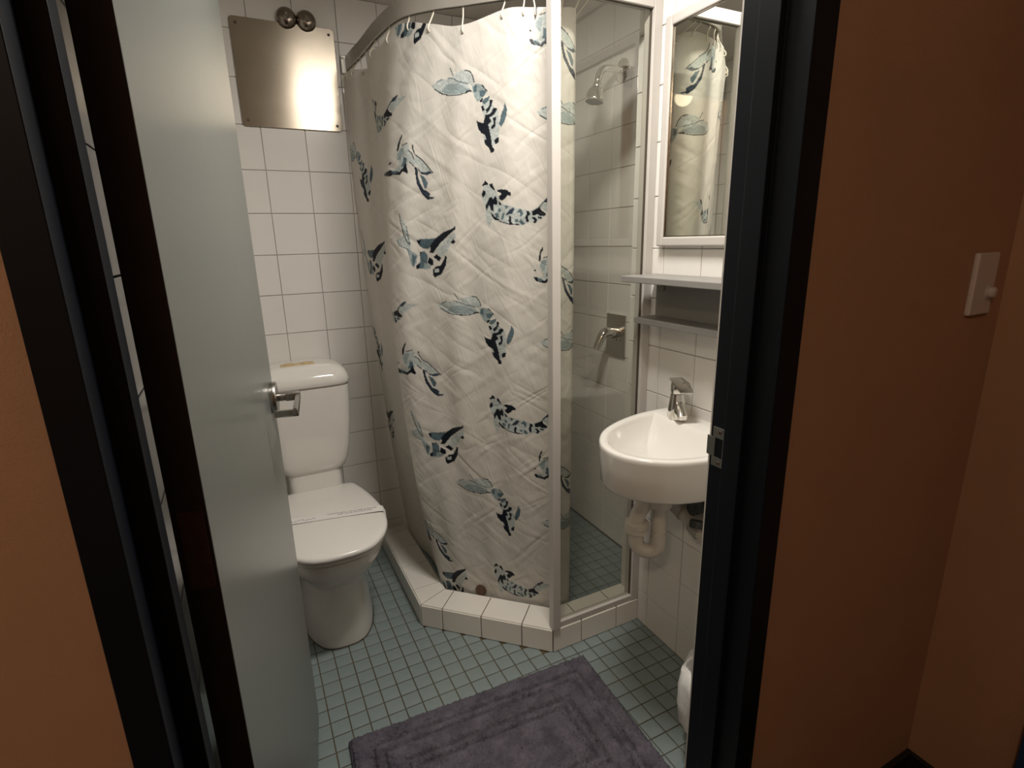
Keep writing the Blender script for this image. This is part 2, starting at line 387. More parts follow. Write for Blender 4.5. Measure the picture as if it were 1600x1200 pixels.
# ------------------------------------------------------------------ shower screen
scr = empty('shower_screen', (.98, 1.355, ZK)); tag(scr, 'clear glass shower panel in cream aluminium frame on kerb', 'shower screen')
ZT_ = 2.02
G().box(.793, .821, 1.333, 1.362, ZK, ZT_).build('post', ALU, scr, bevel=.002)
G().box(1.128, XR, 1.340, 1.383, ZK, ZT_).build('wall_channel', ALU_W, scr, bevel=.002)
G().box(.821, 1.128, 1.342, 1.368, ZK, ZK+.02).build('bottom_rail', ALU, scr, bevel=.002)
G().box(.821, 1.128, 1.342, 1.368, 1.985, ZT_).build('top_rail', ALU_W, scr, bevel=.002)
G().box(.819, 1.130, 1.352, 1.357, ZK+.015, 1.99).build('glass_pane', GLASS, scr)
g = G().box(1.1265, 1.1283, 1.350, 1.359, ZK+.02, 1.985).box(.821, 1.128, 1.350, 1.359, 1.9835, 1.9855); g.build('seal', SEAL, scr)
G().lathe([(0, 0), (.004, 0), (.003, .0015), (0, .0015)], (1.05, 1.342, 2.003), (0, -1, 0), 12).build('screw', CHROME, scr)
adopt(scr)

# ------------------------------------------------------------------ curtain rail
RZ = 2.0
RP = [(.474, 2.285), (.478, 2.20), (.487, 2.088), (.496, 1.906), (.521, 1.742), (.587, 1.648), (.653, 1.589), (.754, 1.497), (.83, 1.43), (.92, 1.405), (1.03, 1.40), (1.150, 1.40)]
rail = empty('curtain_rail', (.474, 2.285, RZ)); tag(rail, 'curved satin aluminium curtain rail fixed from tiled wall to screen', 'curtain rail')
path = catmull([(x, y, RZ) for x, y in RP], 90)
G().sweep(path, [(-.009, 0), (-.004, 0), (-.004, .006), (.004, .006), (.004, 0), (.009, 0), (.009, .045), (-.009, .045)]).build('track', RAIL, rail, smooth=30)
br = G().box(.448, .498, YB-.012, YB, RZ-.012, RZ+.05).build('bracket', RAIL, rail, bevel=.003)
G().lathe([(0, 0), (.005, 0), (.004, .002), (0, .002)], (.4555, YB-.012, RZ+.04), (0, -1, 0), 12).build('screw', CHROME, rail)
G().box(1.148, XR, 1.385, 1.415, RZ-.004, RZ+.049).build('bracket', RAIL, rail, bevel=.003)
adopt(rail)

# ------------------------------------------------------------------ shower curtain
# plan lines of the cloth at the hooks, half way down and at the hem; height of the top hem
TOP=[(.448,2.272),(.463,2.16),(.506,2.085),(.476,2.0),(.489,1.86),(.515,1.725),(.573,1.625),(.645,1.56),(.735,1.485),(.805,1.45),(.865,1.425),(.925,1.435),(.952,1.475),(.915,1.50)]
MID=[(.478,2.272),(.488,2.15),(.535,2.03),(.525,1.94),(.470,1.85),(.452,1.785),(.548,1.705),(.640,1.625),(.742,1.525),(.81,1.468),(.868,1.437),(.925,1.443),(.951,1.48),(.915,1.503)]
BOT=[(.558,2.272),(.558,2.13),(.575,2.01),(.578,1.91),(.562,1.82),(.559,1.755),(.62,1.685),(.69,1.615),(.765,1.54),(.82,1.49),(.875,1.455),(.925,1.458),(.950,1.49),(.915,1.51)]
ZT=[1.98,1.97,1.965,1.98,1.962,1.983,1.96,1.946,1.972,1.975,1.975,1.985,1.98,1.98]
def crv(pts,n):
    p=np.array(pts,float)
    if p.ndim==1:p=p[:,None]
    p=np.vstack([2*p[0]-p[1],p,2*p[-1]-p[-2]]);m=len(p)-3
    t=np.linspace(0,m-1e-9,n);i=t.astype(int);f=(t-i)[:,None]
    a,b,c,d=p[i],p[i+1],p[i+2],p[i+3]
    return .5*(2*b+(c-a)*f+(2*a-5*b+4*c-d)*f*f+(3*b-a-3*c+d)*f**3)
def reparam(n):
    T=crv(TOP,2000);Q=crv(MID,2000);B=crv(BOT,2000);Z=crv(ZT,2000)[:,0]
    M=Q;s=np.r_[0,np.cumsum(np.hypot(*np.diff(M,axis=0).T))]
    u=np.linspace(0,s[-1],n)
    f=lambda a:np.interp(u,s,a)
    return u,np.c_[f(T[:,0]),f(T[:,1])],np.c_[f(Q[:,0]),f(Q[:,1])],np.c_[f(B[:,0]),f(B[:,1])],f(Z)
def curtain(n,m,zb=.07):
    u,T,Q,B,Z=reparam(n)
    s=np.linspace(0,1,m)[:,None]              # 0 top .. 1 bottom
    z=Z[None,:]*(1-s)+zb*s
    a=2*(s-.5)*(s-1);b=4*s*(1-s);c=2*s*(s-.5)
    x=T[None,:,0]*a+Q[None,:,0]*b+B[None,:,0]*c
    y=T[None,:,1]*a+Q[None,:,1]*b+B[None,:,1]*c
    # soft ripples
    amp=.006*np.sin(np.pi*np.clip(u/u[-1],0,1))[None,:]*(.4+.6*np.sin(np.pi*np.clip(s,0,1)))
    r=np.sin(u*38+2.1*np.sin(s*4))*amp+np.sin(u*71+1+s*3)*amp*.35
    x=x+r*.7;y=y+r*.7
    return u,x,y,z

# koi print: shapes in millimetres on the cloth (colour key, stroke width or 0 for a filled patch, points)
FISH={"F1":[["P",0.0,[[-147,11],[-130,18],[-111,25],[-72,24],[-40,12],[-16,3],[-4,-10],[-23,-15],[-44,-20],[-87,-17],[-119,-9],[-135,0]]],["P",0.0,[[-73,29],[-67,32],[-46,39],[-27,41],[-11,38],[0,26],[5,9],[-3,0],[-18,7],[-42,14]]],["L",0.0,[[-94,11],[-51,11],[-8,-8],[-39,-16],[-80,-15],[-113,-6]]],["K",1.8,[[-135,2],[-110,-11],[-87,-17],[-44,-20],[-23,-15],[-4,-11]]],["K",2.3,[[-27,41],[-11,38],[-1,26],[4,10]]],["S",2.3,[[-130,18],[-111,25]]],["S",2.3,[[-88,27],[-69,24],[-51,15],[-18,7]]],["S",1.6,[[-81,50],[-68,30]]],["K",0.0,[[-21,-9],[-4,-10],[-4,-14],[-22,-13]]],["P",0.0,[[27,-50],[56,-38],[72,-59],[86,-71],[88,-104],[87,-129],[83,-152],[69,-157],[64,-165],[53,-163],[37,-140],[35,-121],[40,-92],[35,-75]]],["L",0.0,[[-3,0],[13,6],[30,2],[46,-15],[40,-25],[30,-32],[16,-41],[5,-26],[-1,-14]]],["S",0.0,[[3,0],[13,3],[11,-17],[1,-14]]],["S",0.0,[[22,-13],[35,-12],[46,-17],[35,-30],[24,-26]]],["K",2.1,[[30,2],[47,-15]]],["S",0.0,[[36,-35],[56,-28],[54,-38],[40,-49],[30,-44]]],["K",0.0,[[22,-36],[35,-32],[32,-40],[23,-44]]],["K",0.0,[[56,-38],[67,-39],[62,-53],[56,-64],[46,-72],[43,-62],[56,-52]]],["K",0.0,[[27,-52],[35,-51],[40,-63],[32,-67]]],["K",0.0,[[66,-61],[75,-59],[82,-64],[70,-78],[54,-83],[46,-76],[62,-71]]],["K",0.0,[[43,-74],[54,-81],[62,-94],[51,-101],[56,-118],[61,-140],[64,-161],[71,-167],[69,-176],[58,-176],[56,-167],[40,-151],[37,-138],[45,-141],[40,-128],[27,-121],[17,-109],[11,-86],[16,-91],[27,-95],[35,-96],[39,-84]]],["K",0.0,[[66,-84],[78,-82],[76,-95],[75,-107],[64,-116],[60,-108],[70,-100]]],["K",0.0,[[71,-145],[79,-137],[87,-136],[85,-150],[75,-155]]],["S",0.0,[[106,-48],[114,-65],[112,-83],[104,-99],[94,-111],[88,-102],[94,-80],[103,-62]]]],"F3":[["P",0.0,[[-73,70],[-54,78],[-35,59],[-27,51],[-20,30],[-12,20],[8,16],[42,6],[73,-2],[96,8],[119,-14],[112,-21],[92,-35],[68,-34],[53,-41],[19,-39],[-21,-28],[-43,-20],[-56,-46],[-64,-27],[-68,13],[-80,43]]],["P",0.0,[[104,8],[114,20],[127,22],[140,30],[173,27],[144,11],[121,-7]]],["K",0.0,[[-68,89],[-57,80],[-60,75],[-71,75],[-75,70],[-78,77],[-71,82]]],["K",0.0,[[-54,77],[-44,79],[-35,62],[-37,59],[-50,70]]],["K",0.0,[[-74,63],[-66,58],[-67,50],[-75,41],[-80,49]]],["K",0.0,[[-31,58],[-14,62],[5,59],[16,50],[16,42],[7,44],[-1,36],[-12,29],[-20,35],[-22,42],[-12,49]]],["K",0.0,[[-54,40],[-46,41],[-42,36],[-33,45],[-29,37],[-27,19],[-40,20],[-40,0],[-49,5],[-55,20],[-64,2],[-67,17]]],["K",0.0,[[-24,30],[-16,24],[-14,17],[-21,17]]],["S",0.0,[[-23,10],[-14,4],[-21,-6],[-25,1]]],["S",0.0,[[-12,-7],[-2,-3],[-9,-23],[-15,-25]]],["S",0.0,[[-4,16],[10,14],[0,5]]],["S",0.0,[[-36,-6],[-25,-4],[-21,-17],[-32,-17]]],["K",0.0,[[-49,-2],[-36,-15],[-21,-23],[-23,-27],[-36,-24],[-47,-13]]],["D",0.0,[[12,3],[22,10],[27,5],[19,-8],[-2,-12],[6,-4]]],["K",0.0,[[11,-13],[17,-17],[16,-33],[25,-38],[11,-38],[8,-27]]],["S",0.0,[[31,-4],[42,7],[49,-1],[51,-12],[43,-17],[42,-5]]],["S",0.0,[[27,-24],[36,-24],[38,-32],[28,-32]]],["S",0.0,[[43,-23],[51,-30],[56,-38],[47,-41],[40,-32]]],["K",2.5,[[-21,-28],[11,-38],[38,-39]]],["K",0.0,[[61,-2],[69,-2],[73,-11],[66,-16],[68,-31],[62,-34],[57,-19],[61,-12]]],["K",0.0,[[78,-2],[96,6],[102,10],[108,-1],[121,-10],[119,-16],[104,-17],[96,-12],[80,-15]]],["K",0.0,[[76,-18],[86,-19],[95,-28],[90,-36],[80,-35],[86,-28]]],["K",0.0,[[96,-17],[112,-21],[106,-25],[96,-22]]],["D",0.0,[[96,5],[108,19],[121,32],[138,38],[137,32],[127,22],[114,20],[102,6]]]],"F2":[["P",0.0,[[-41,20],[-16,38],[4,42],[10,20],[17,8],[5,-11],[-2,-25],[-25,-34],[-55,-43],[-82,-34],[-35,-22],[-27,-12],[-43,6]]],["P",0.0,[[1,16],[17,13],[32,-8],[27,-21],[17,-16],[8,-7]]],["L",0.0,[[-38,14],[-24,33],[-10,31],[-16,20],[-23,-3],[-32,-1]]],["S",0.0,[[-12,7],[0,2],[-2,-20],[-21,-20],[-14,-7]]],["K",0.0,[[-41,24],[-39,43],[-29,61],[-20,72],[-21,62],[-27,52],[-33,28]]],["K",0.0,[[-74,-8],[-70,-5],[-66,-3],[-62,-4],[-61,-5],[-63,-8],[-67,-9],[-72,-9]]],["K",0.0,[[-129,-31],[-63,-26],[-53,-31],[-36,-31],[-28,-35],[-14,-25],[-2,-7],[0,-20],[5,-34],[4,-42],[-4,-38],[-12,-34],[-26,-44],[-32,-42],[-55,-41],[-71,-43]]],["S",0.0,[[-60,-30],[-39,-29],[-34,-35],[-54,-40]]],["K",1.5,[[-21,39],[0,44]]],["K",2.1,[[6,23],[17,15],[24,0]]],["K",3.7,[[19,37],[20,28]]],["K",1.7,[[20,28],[27,12]]],["K",1.9,[[11,-9],[23,-21]]],["P",0.0,[[27,10],[41,3],[62,-15],[85,-39],[77,-48],[59,-46],[43,-33],[31,-15]]],["K",1.9,[[29,10],[49,-3],[70,-23],[88,-42]]],["D",0.0,[[33,-21],[47,-39],[60,-41],[76,-37],[87,-42],[68,-49],[50,-45],[38,-33]]],["D",0.0,[[27,-21],[36,-30],[37,-48],[44,-69],[56,-89],[69,-94],[79,-101],[76,-110],[94,-113],[89,-117],[69,-118],[52,-103],[37,-76],[31,-48]]],["S",0.0,[[44,-46],[59,-53],[71,-71],[67,-84],[60,-87]]],["K",2.1,[[28,-26],[35,-71],[52,-101],[75,-118]]]],"F4":[["P",0.0,[[-80,144],[-71,134],[-54,105],[-47,76],[-45,52],[-41,29],[-50,34],[-62,44],[-83,50],[-90,65],[-64,78],[-69,101]]],["K",1.9,[[-80,144],[-74,118],[-63,80],[-51,56],[-44,50]]],["S",1.1,[[-54,105],[-44,50]]],["S",1.9,[[-90,65],[-80,48],[-52,37],[-45,11]]],["L",0.0,[[-49,38],[-33,25],[-23,17],[-26,-6],[-36,-22],[-43,-7],[-47,11]]],["S",0.0,[[-38,21],[-26,12],[-35,-18],[-39,-11]]],["S",0.0,[[-15,26],[1,29],[11,18],[10,-7],[-6,-25],[-27,-26],[-28,-15],[-15,-5]]],["K",0.0,[[-28,-15],[-15,-10],[-17,-23],[-28,-27]]],["K",0.0,[[-14,28],[-9,24],[-16,15]]],["L",0.0,[[-1,-7],[24,-16],[19,-24],[-4,-30]]],["K",0.0,[[17,11],[32,0],[32,-14],[24,-16],[10,-7]]],["P",0.0,[[37,26],[61,51],[112,88],[114,68],[95,46],[82,26],[62,7],[44,22]]],["S",0.0,[[-24,63],[-9,67],[18,66],[39,68],[33,53],[15,35],[-4,38],[-16,46]]],["K",0.0,[[-24,63],[-10,62],[-16,48],[-20,52]]],["K",0.0,[[20,44],[39,66],[69,85],[106,96],[113,102],[113,92],[94,79],[59,53],[42,35],[32,22],[18,24],[23,35]]],["K",0.0,[[96,53],[107,64],[113,55],[107,48]]],["K",0.0,[[32,11],[44,19],[60,7],[52,-4]]],["K",0.0,[[76,16],[81,10],[76,-16],[59,-43],[34,-54],[29,-45],[29,-29],[42,-18],[57,-16],[69,1]]],["P",0.0,[[35,-27],[50,-25],[51,-36],[34,-38]]]],"F2R":[["P",0.0,[[-38,21],[-20,36],[0,40],[9,19],[18,8],[7,-11],[0,-23],[-20,-32],[-40,-36],[-52,-23],[-29,-19],[-25,-11],[-38,8]]],["P",0.0,[[0,15],[18,13],[36,-6],[32,-19],[20,-15],[9,-6]]],["L",0.0,[[-36,15],[-27,32],[-14,30],[-18,19],[-22,-2],[-29,0]]],["S",0.0,[[-14,6],[0,2],[0,-19],[-18,-19],[-14,-6]]],["K",0.0,[[-39,25],[-39,42],[-34,59],[-27,69],[-27,59],[-32,51],[-34,28]]],["K",0.0,[[-54,0],[-53,2],[-51,3],[-49,2],[-48,0],[-49,-2],[-51,-3],[-53,-2]]],["K",0.0,[[-56,-21],[-47,-19],[-40,-25],[-29,-28],[-22,-32],[-11,-23],[-1,-6],[2,-19],[9,-32],[9,-39],[0,-36],[-9,-32],[-20,-40],[-25,-38],[-40,-34],[-48,-33]]],["S",0.0,[[-45,-23],[-32,-25],[-27,-32],[-40,-33]]],["K",1.5,[[-25,37],[-4,42]]],["K",2.1,[[4,22],[18,15],[27,1]]],["K",3.7,[[18,36],[20,28]]],["K",1.7,[[20,28],[29,13]]],["K",1.9,[[14,-8],[27,-19]]],["P",0.0,[[29,11],[45,4],[68,-13],[92,-36],[86,-45],[68,-42],[50,-30],[36,-13]]],["K",1.9,[[32,11],[54,-2],[76,-21],[96,-39]]],["D",0.0,[[38,-19],[54,-36],[68,-38],[83,-34],[94,-39],[76,-46],[58,-41],[45,-30]]],["D",0.0,[[32,-19],[43,-28],[45,-45],[54,-64],[68,-83],[81,-87],[92,-94],[90,-102],[108,-105],[104,-109],[83,-109],[65,-95],[47,-70],[38,-45]]],["S",0.0,[[52,-42],[68,-49],[81,-66],[79,-78],[72,-81]]],["K",2.1,[[34,-23],[45,-66],[65,-93],[90,-109]]]]}
PLACED=[["F1",0.806,1.795],["F1",0.818,1.162],["F1",0.824,0.528],["F2",0.578,0.98],["F2",0.579,1.617],["F2",0.515,0.321],["F2R",1.046,0.625],["F2R",1.051,1.282],["F2R",1.042,1.92],["F3",0.913,1.456],["F3",0.916,0.788],["F3",0.883,0.145],["F3",0.394,1.762],["F3",0.432,1.15],["F3",0.348,0.453],["F4",0.625,0.662],["F4",0.633,1.316],["F4",0.554,1.971],["F4",0.554,0.087],["F1",0.073,1.7],["F1",-0.012,1.032],["F4",0.1,1.282],["F4",0.0,0.597],["F1",1.152,1.708],["F1",1.158,1.049],["F1",1.16,0.41]]
def curtain_object():
    n, mm = 560, 860
    u, x, y, z = curtain(n, mm)
    col = np.empty((mm, n, 3), np.float32); col[:] = (.70, .672, .615)
    U = np.broadcast_to(u, (mm, n)); pal = {'P': (.50, .545, .53), 'L': (.31, .375, .38), 'S': (.10, .15, .175), 'D': (.032, .048, .072), 'K': (.008, .011, .018)}
    wash = 1+.16*np.sin(U*160+9*np.sin(z*70))*np.sin(z*130+5*np.sin(U*90))
    ink = np.zeros((mm, n), bool)
    for k, au, av in PLACED:
        for c, w, pts in FISH[k]:
            p = np.array(pts, float)/1000+(au, av); pad = .004+w/2000
            sel = (U > p[:, 0].min()-pad) & (U < p[:, 0].max()+pad) & (z > p[:, 1].min()-pad) & (z < p[:, 1].max()+pad)
            ii = np.nonzero(sel)
            if not len(ii[0]): continue
            X, Z = U[ii], z[ii]
            if w:
                ins = np.zeros(len(X), bool)
                for a, b in zip(p[:-1], p[1:]):
                    dd = b-a; t = np.clip(((X-a[0])*dd[0]+(Z-a[1])*dd[1])/max(dd@dd, 1e-9), 0, 1)
                    ins |= np.hypot(X-a[0]-t*dd[0], Z-a[1]-t*dd[1]) < max(w/2000, .0014)
            else:
                ins = np.zeros(len(X), bool); q = np.roll(p, -1, 0)
                for (x1, y1), (x2, y2) in zip(p, q):
                    if abs(y2-y1) < 1e-9: continue
                    ins ^= ((y1 > Z) != (y2 > Z)) & (X < (x2-x1)*(Z-y1)/(y2-y1)+x1)
            a, b = ii[0][ins], ii[1][ins]
            f = wash[a, b][:, None] if c in 'PLS' else 1
            col[a, b] = np.array(pal[c])*f
    V = np.stack([x, y, z], -1).reshape(-1, 3).astype(np.float32)
    idx = np.arange(mm*n).reshape(mm, n)
    Q = np.stack([idx[:-1, :-1], idx[1:, :-1], idx[1:, 1:], idx[:-1, 1:]], -1).reshape(-1, 4)
    me = bpy.data.meshes.new('cloth'); me.vertices.add(len(V)); me.vertices.foreach_set('co', V.ravel())
    me.loops.add(Q.size); me.loops.foreach_set('vertex_index', Q.ravel().astype(np.int32))
    me.polygons.add(len(Q)); me.polygons.foreach_set('loop_start', np.arange(0, Q.size, 4, dtype=np.int32))
    me.update(calc_edges=True); me.validate()
    me.polygons.foreach_set('use_smooth', np.ones(len(Q), bool))
    at = me.color_attributes.new('print', 'FLOAT_COLOR', 'POINT')
    at.data.foreach_set('color', np.concatenate([col.reshape(-1, 3), np.ones((mm*n, 1), np.float32)], 1).ravel())
    uvl = me.attributes.new('cloth_uv', 'FLOAT_VECTOR', 'POINT')
    uvl.data.foreach_set('vector', np.stack([U.ravel(), z.ravel(), np.zeros(mm*n)], -1).astype(np.float32).ravel())
    M = bpy.data.materials.new('koi_print_polyester'); M.use_nodes = True; nt = M.node_tree; N = nt.nodes; L = nt.links
    p = N['Principled BSDF']; p.inputs['Roughness'].default_value = .42; p.inputs['Specular IOR Level'].default_value = .35
    a = N.new('ShaderNodeAttribute'); a.attribute_name = 'print'; L.new(a.outputs['Color'], p.inputs['Base Color'])
    uv = N.new('ShaderNodeAttribute'); uv.attribute_name = 'cloth_uv'
    hs = []
    for rot, sc, det, amt in ((.6, (3.5, 13, 1), 1, .9), (-.6, (4, 15, 1), 1, .8), (1.2, (7, 26, 1), 2, .3)):
        mp = N.new('ShaderNodeMapping'); mp.inputs['Rotation'].default_value = (0, 0, rot); L.new(uv.outputs['Vector'], mp.inputs[0])
        mp2 = N.new('ShaderNodeMapping'); mp2.inputs['Scale'].default_value = sc; L.new(mp.outputs[0], mp2.inputs[0])
        nz = N.new('ShaderNodeTexNoise'); nz.inputs['Scale'].default_value = 1; nz.inputs['Detail'].default_value = det; nz.inputs['Distortion'].default_value = .8
        L.new(mp2.outputs[0], nz.inputs['Vector'])
        s1 = N.new('ShaderNodeMath'); s1.operation = 'SUBTRACT'; s1.inputs[1].default_value = .5; L.new(nz.outputs['Fac'], s1.inputs[0])
        ab = N.new('ShaderNodeMath'); ab.operation = 'ABSOLUTE'; L.new(s1.outputs[0], ab.inputs[0])
        ms = N.new('ShaderNodeMath'); ms.operation = 'MULTIPLY'; ms.inputs[1].default_value = amt; L.new(ab.outputs[0], ms.inputs[0]); hs.append(ms)
    ad = N.new('ShaderNodeMath'); L.new(hs[0].outputs[0], ad.inputs[0]); L.new(hs[1].outputs[0], ad.inputs[1])
    ad2 = N.new('ShaderNodeMath'); L.new(ad.outputs[0], ad2.inputs[0]); L.new(hs[2].outputs[0], ad2.inputs[1])
    bp = N.new('ShaderNodeBump'); bp.inputs['Strength'].default_value = .62; bp.inputs['Distance'].default_value = .014
    L.new(ad2.outputs[0], bp.inputs['Height']); L.new(bp.outputs[0], p.inputs['Normal'])
    tr = N.new('ShaderNodeBsdfTranslucent'); L.new(a.outputs['Color'], tr.inputs[0]); L.new(bp.outputs[0], tr.inputs['Normal'])
    mx = N.new('ShaderNodeMixShader'); mx.inputs[0].default_value = .28
    L.new(p.outputs[0], mx.inputs[1]); L.new(tr.outputs[0], mx.inputs[2]); L.new(mx.outputs[0], N['Material Output'].inputs[0])
    me.materials.append(M)
    root = empty('shower_curtain', (.75, 1.55, .1)); tag(root, 'white shower curtain printed with blue and black koi carp', 'curtain')
    o = bpy.data.objects.new('cloth', me); COL.objects.link(o); o.parent = root
    # round brown weight at the bottom hem
    k = int(np.argmin(np.hypot(x[-1]-.665, y[-1]-1.64))); c = Vector((x[-14, k], y[-14, k], .098))
    w = G().lathe([(0, -.002), (.021, -.002), (.022, .0), (.021, .004), (.012, .006), (0, .006)], c+Vector((-.004, -.004, .006)), (-.68, -.70, .1), 24).build('hem_weight', RUST, root, smooth=35)
    w['label'] = 'round brown weight at the curtain hem'
    adopt(root)
    # hooks
    tt = [.02, .055, .10, .16, .245, .325, .40, .455, .53, .635, .745, .80, .83, .86, .89, .93, .965]
    proto = None
    rp = np.array([(q.x, q.y) for q in path])
    for i, t in enumerate(tt):
        k = int(t*(n-1)); hx, hy, hz = x[2, k], y[2, k], z[2, k]
        j = int(np.argmin(np.hypot(rp[:, 0]-hx, rp[:, 1]-hy))); rx, ry = rp[j]
        P = [(rx, ry, RZ+.004), (rx, ry, RZ-.004), ((rx+hx)/2, (ry+hy)/2, (RZ+hz)/2-.002), (hx-.004, hy-.004, hz-.004), (hx-.003, hy-.003, hz-.014), (hx+.004, hy+.004, hz-.013), (hx+.005, hy+.005, hz-.002)]
        h = G().tube(catmull(P, 18), .0022, 8).build('curtain_hook', HOOK, smooth=60)
        tag(h, 'small cream curtain hook on the straight rail beside the steel plate' if i < 5 else ('small cream curtain hook bunched with others behind the screen post' if i > 10 else 'small cream curtain hook spaced along the bend of the rail'), 'hook', 'curtain hooks along the rail')
curtain_object()

# ------------------------------------------------------------------ shower head and mixer
sh = empty('overhead_shower', (XS, 1.846, 1.986)); tag(sh, 'chrome bell shower head on a bent arm from the tiles', 'shower')
G().lathe([(0, 0), (.041, 0), (.041, .003), (.036, .008), (.018, .012), (.014, .016), (0, .016)], (XS, 1.846, 1.986), (-1, 0, 0), 40).build('flange', CHROME, sh, smooth=40)
G().tube(catmull([(XS-.005, 1.846, 1.986), (1.37, 1.846, 1.988), (1.335, 1.846, 1.986), (1.313, 1.844, 1.976), (1.300, 1.842, 1.958), (1.293, 1.841, 1.940)], 26), .0130, 16).build('arm', CHROME, sh, smooth=60)
ax = Vector((-.22, -.03, -1)).normalized(); c0 = Vector((1.294, 1.841, 1.945))
G().lathe([(0, 0), (.013, 0), (.0145, .004), (.0145, .010), (.012, .013), (.016, .018), (.018, .025), (.015, .034), (0, .034)], c0, ax, 28).build('ball_joint', CHROME, sh, smooth=45)
G().lathe([(.012, .028), (.020, .033), (.028, .043), (.0335, .058), (.035, .075), (.035, .082), (.033, .084), (.031, .080), (0, .080)], c0, ax, 40).build('bell', CHROME, sh, smooth=50)
G().lathe([(0, .0795), (.0315, .0795), (.0315, .0812), (0, .0812)], c0, ax, 36).build('spray_face', DARK, sh, smooth=40)
adopt(sh)
mx = empty('shower_mixer', (XS, 1.835, .975)); tag(mx, 'brushed chrome shower mixer plate with lever', 'tap')
G().box(XS-.010, XS, 1.772, 1.898, .884, 1.062).build('plate', CHROME_D, mx, bevel=.002)
G().lathe([(0, 0), (.024, 0), (.024, .02), (.021, .03), (0, .03)], (XS-.009, 1.832, .987), (-1, 0, 0), 32).build('hub', CHROME, mx, smooth=40)
lp = catmull([(1.39, 1.832, .990), (1.36, 1.832, .994), (1.335, 1.832, .985), (1.318, 1.832, .960), (1.300, 1.832, .926)], 16)
rings = []
for i, p in enumerate(lp):
    t = i/15; w = .023-.008*t; h = .021-.010*t; tg = (lp[min(i+1, 15)]-lp[max(i-1, 0)]).normalized(); up_ = Vector((0, 1, 0)).cross(tg).normalized()
    rings.append([p+Vector((0, 1, 0))*w*math.copysign(abs(math.cos(a))**.7, math.cos(a))+up_*h*math.copysign(abs(math.sin(a))**.7, math.sin(a)) for a in [2*math.pi*k/16 for k in range(16)]])
G().loft(rings).build('lever', CHROME, mx, smooth=50)
for yy in (1.825, 1.800): G().lathe([(0, 0), (.003, 0), (.003, .001), (0, .001)], (XS-.010, yy, .955), (-1, 0, 0), 12).build('marker_dot', DARK, mx)
adopt(mx)

# ------------------------------------------------------------------ steel panel and round covers on the back wall
pn = empty('steel_panel', (.26, YB, 1.787)); tag(pn, 'square stained steel cover plate screwed to the tiles', 'panel')
def rrect(x0, x1, z0, z1, r, n=6):
    pts = []
    for cx, cz, a0 in ((x1-r, z1-r, 0), (x0+r, z1-r, 90), (x0+r, z0+r, 180), (x1-r, z0+r, 270)):
        for k in range(n+1): a = math.radians(a0+90*k/n); pts.append((cx+r*math.cos(a), cz+r*math.sin(a)))
    return pts
rr = rrect(.088, .432, 1.787, 2.132, .012)
G().loft([[(x, YB+.001, z) for x, z in rr], [(x, YB-.008, z) for x, z in rr]]).build('plate', STEEL, pn, bevel=.0008, seg=1)
for x, z in ((.107, 2.112), (.414, 2.112), (.107, 1.806), (.414, 1.806)):
    G().lathe([(0, 0), (.005, 0), (.004, .0016), (0, .0016)], (x, YB-.008, z), (0, -1, 0), 14).build('screw', HINGE, pn, smooth=40)
adopt(pn)
for i, (x, z, lab) in enumerate(((.274, 2.147, 'round tarnished chrome cover nearer the door above steel plate'), (.340, 2.146, 'round tarnished chrome cover nearer the shower above steel plate'))):
    kn = empty('pipe_cover', (x, YB, z)); tag(kn, lab, 'pipe cover', 'round covers above the steel plate')
    G().lathe([(0, 0), (.0325, 0), (.034, .004), (.034, .012), (.031, .020), (.024, .027), (.016, .031), (0, .032)], (x, YB, z), (0, -1, 0), 40).build('flange', BRONZE, kn, smooth=35)
    G().lathe([(0, .028), (.0105, .028), (.0105, .038), (.008, .041), (.0075, .038), (0, .038)], (x, YB, z), (0, -1, 0), 24).build('stem', BRONZE, kn, smooth=35)
    G().lathe([(0, .037), (.0062, .037), (.0045, .0395), (0, .0395)], (x, YB, z), (0, -1, 0), 16).build('stem_core', BRONZE, kn)
    adopt(kn)

# ------------------------------------------------------------------ toilet
TX = .172
wc = empty('toilet', (TX, 1.9, 0)); tag(wc, 'white close coupled toilet with closed lid against the tiled wall', 'toilet')
HALF = [(0, 1.568), (.055, 1.572), (.105, 1.592), (.148, 1.64), (.176, 1.705), (.188, 1.79), (.184, 1.88), (.168, 1.98), (.148, 2.06), (.132, 2.098), (.10, 2.108), (.05, 2.11), (0, 2.11)]
hp = catmull([(x, y, 0) for x, y in HALF], 40)
OUT = [(p.x, p.y) for p in hp]+[(-p.x, p.y) for p in hp[-2:0:-1]]
def egg(z, yf, yb, hw, dx=0.):
    r = []
    for x, y in OUT:
        t = (y-1.568)/(2.11-1.568); r.append((TX+dx+x/.188*hw, yf+t*(yb-yf), z))
    return r
pan = G().loft([egg(.0, 1.705, 2.27, .128), egg(.012, 1.702, 2.27, .130), egg(.06, 1.703, 2.27, .126), egg(.15, 1.704, 2.26, .119), egg(.235, 1.700, 2.25, .116), egg(.265, 1.680, 2.24, .122), egg(.29, 1.648, 2.22, .136), egg(.32, 1.617, 2.2, .153), egg(.355, 1.595, 2.17, .168), egg(.388, 1.584, 2.14, .176), egg(.400, 1.583, 2.13, .176), egg(.404, 1.590, 2.12, .170)])
pan.build('pan', CERAMIC, wc, smooth=45)
G().loft([egg(.0, 1.702, 2.272, .1315), egg(.005, 1.7, 2.273, .132)]).build('base_seal', BRONZE, wc)
G().loft([egg(.403, 1.584, 2.10, .176), egg(.406, 1.578, 2.105, .181), egg(.416, 1.578, 2.105, .181), egg(.419, 1.584, 2.10, .177)]).build('seat', PLASTIC_W, wc, smooth=50)
G().loft([egg(.419, 1.59, 2.095, .172), egg(.422, 1.59, 2.095, .172)]).build('seat_buffer', PLASTIC_W, wc)
ld = []
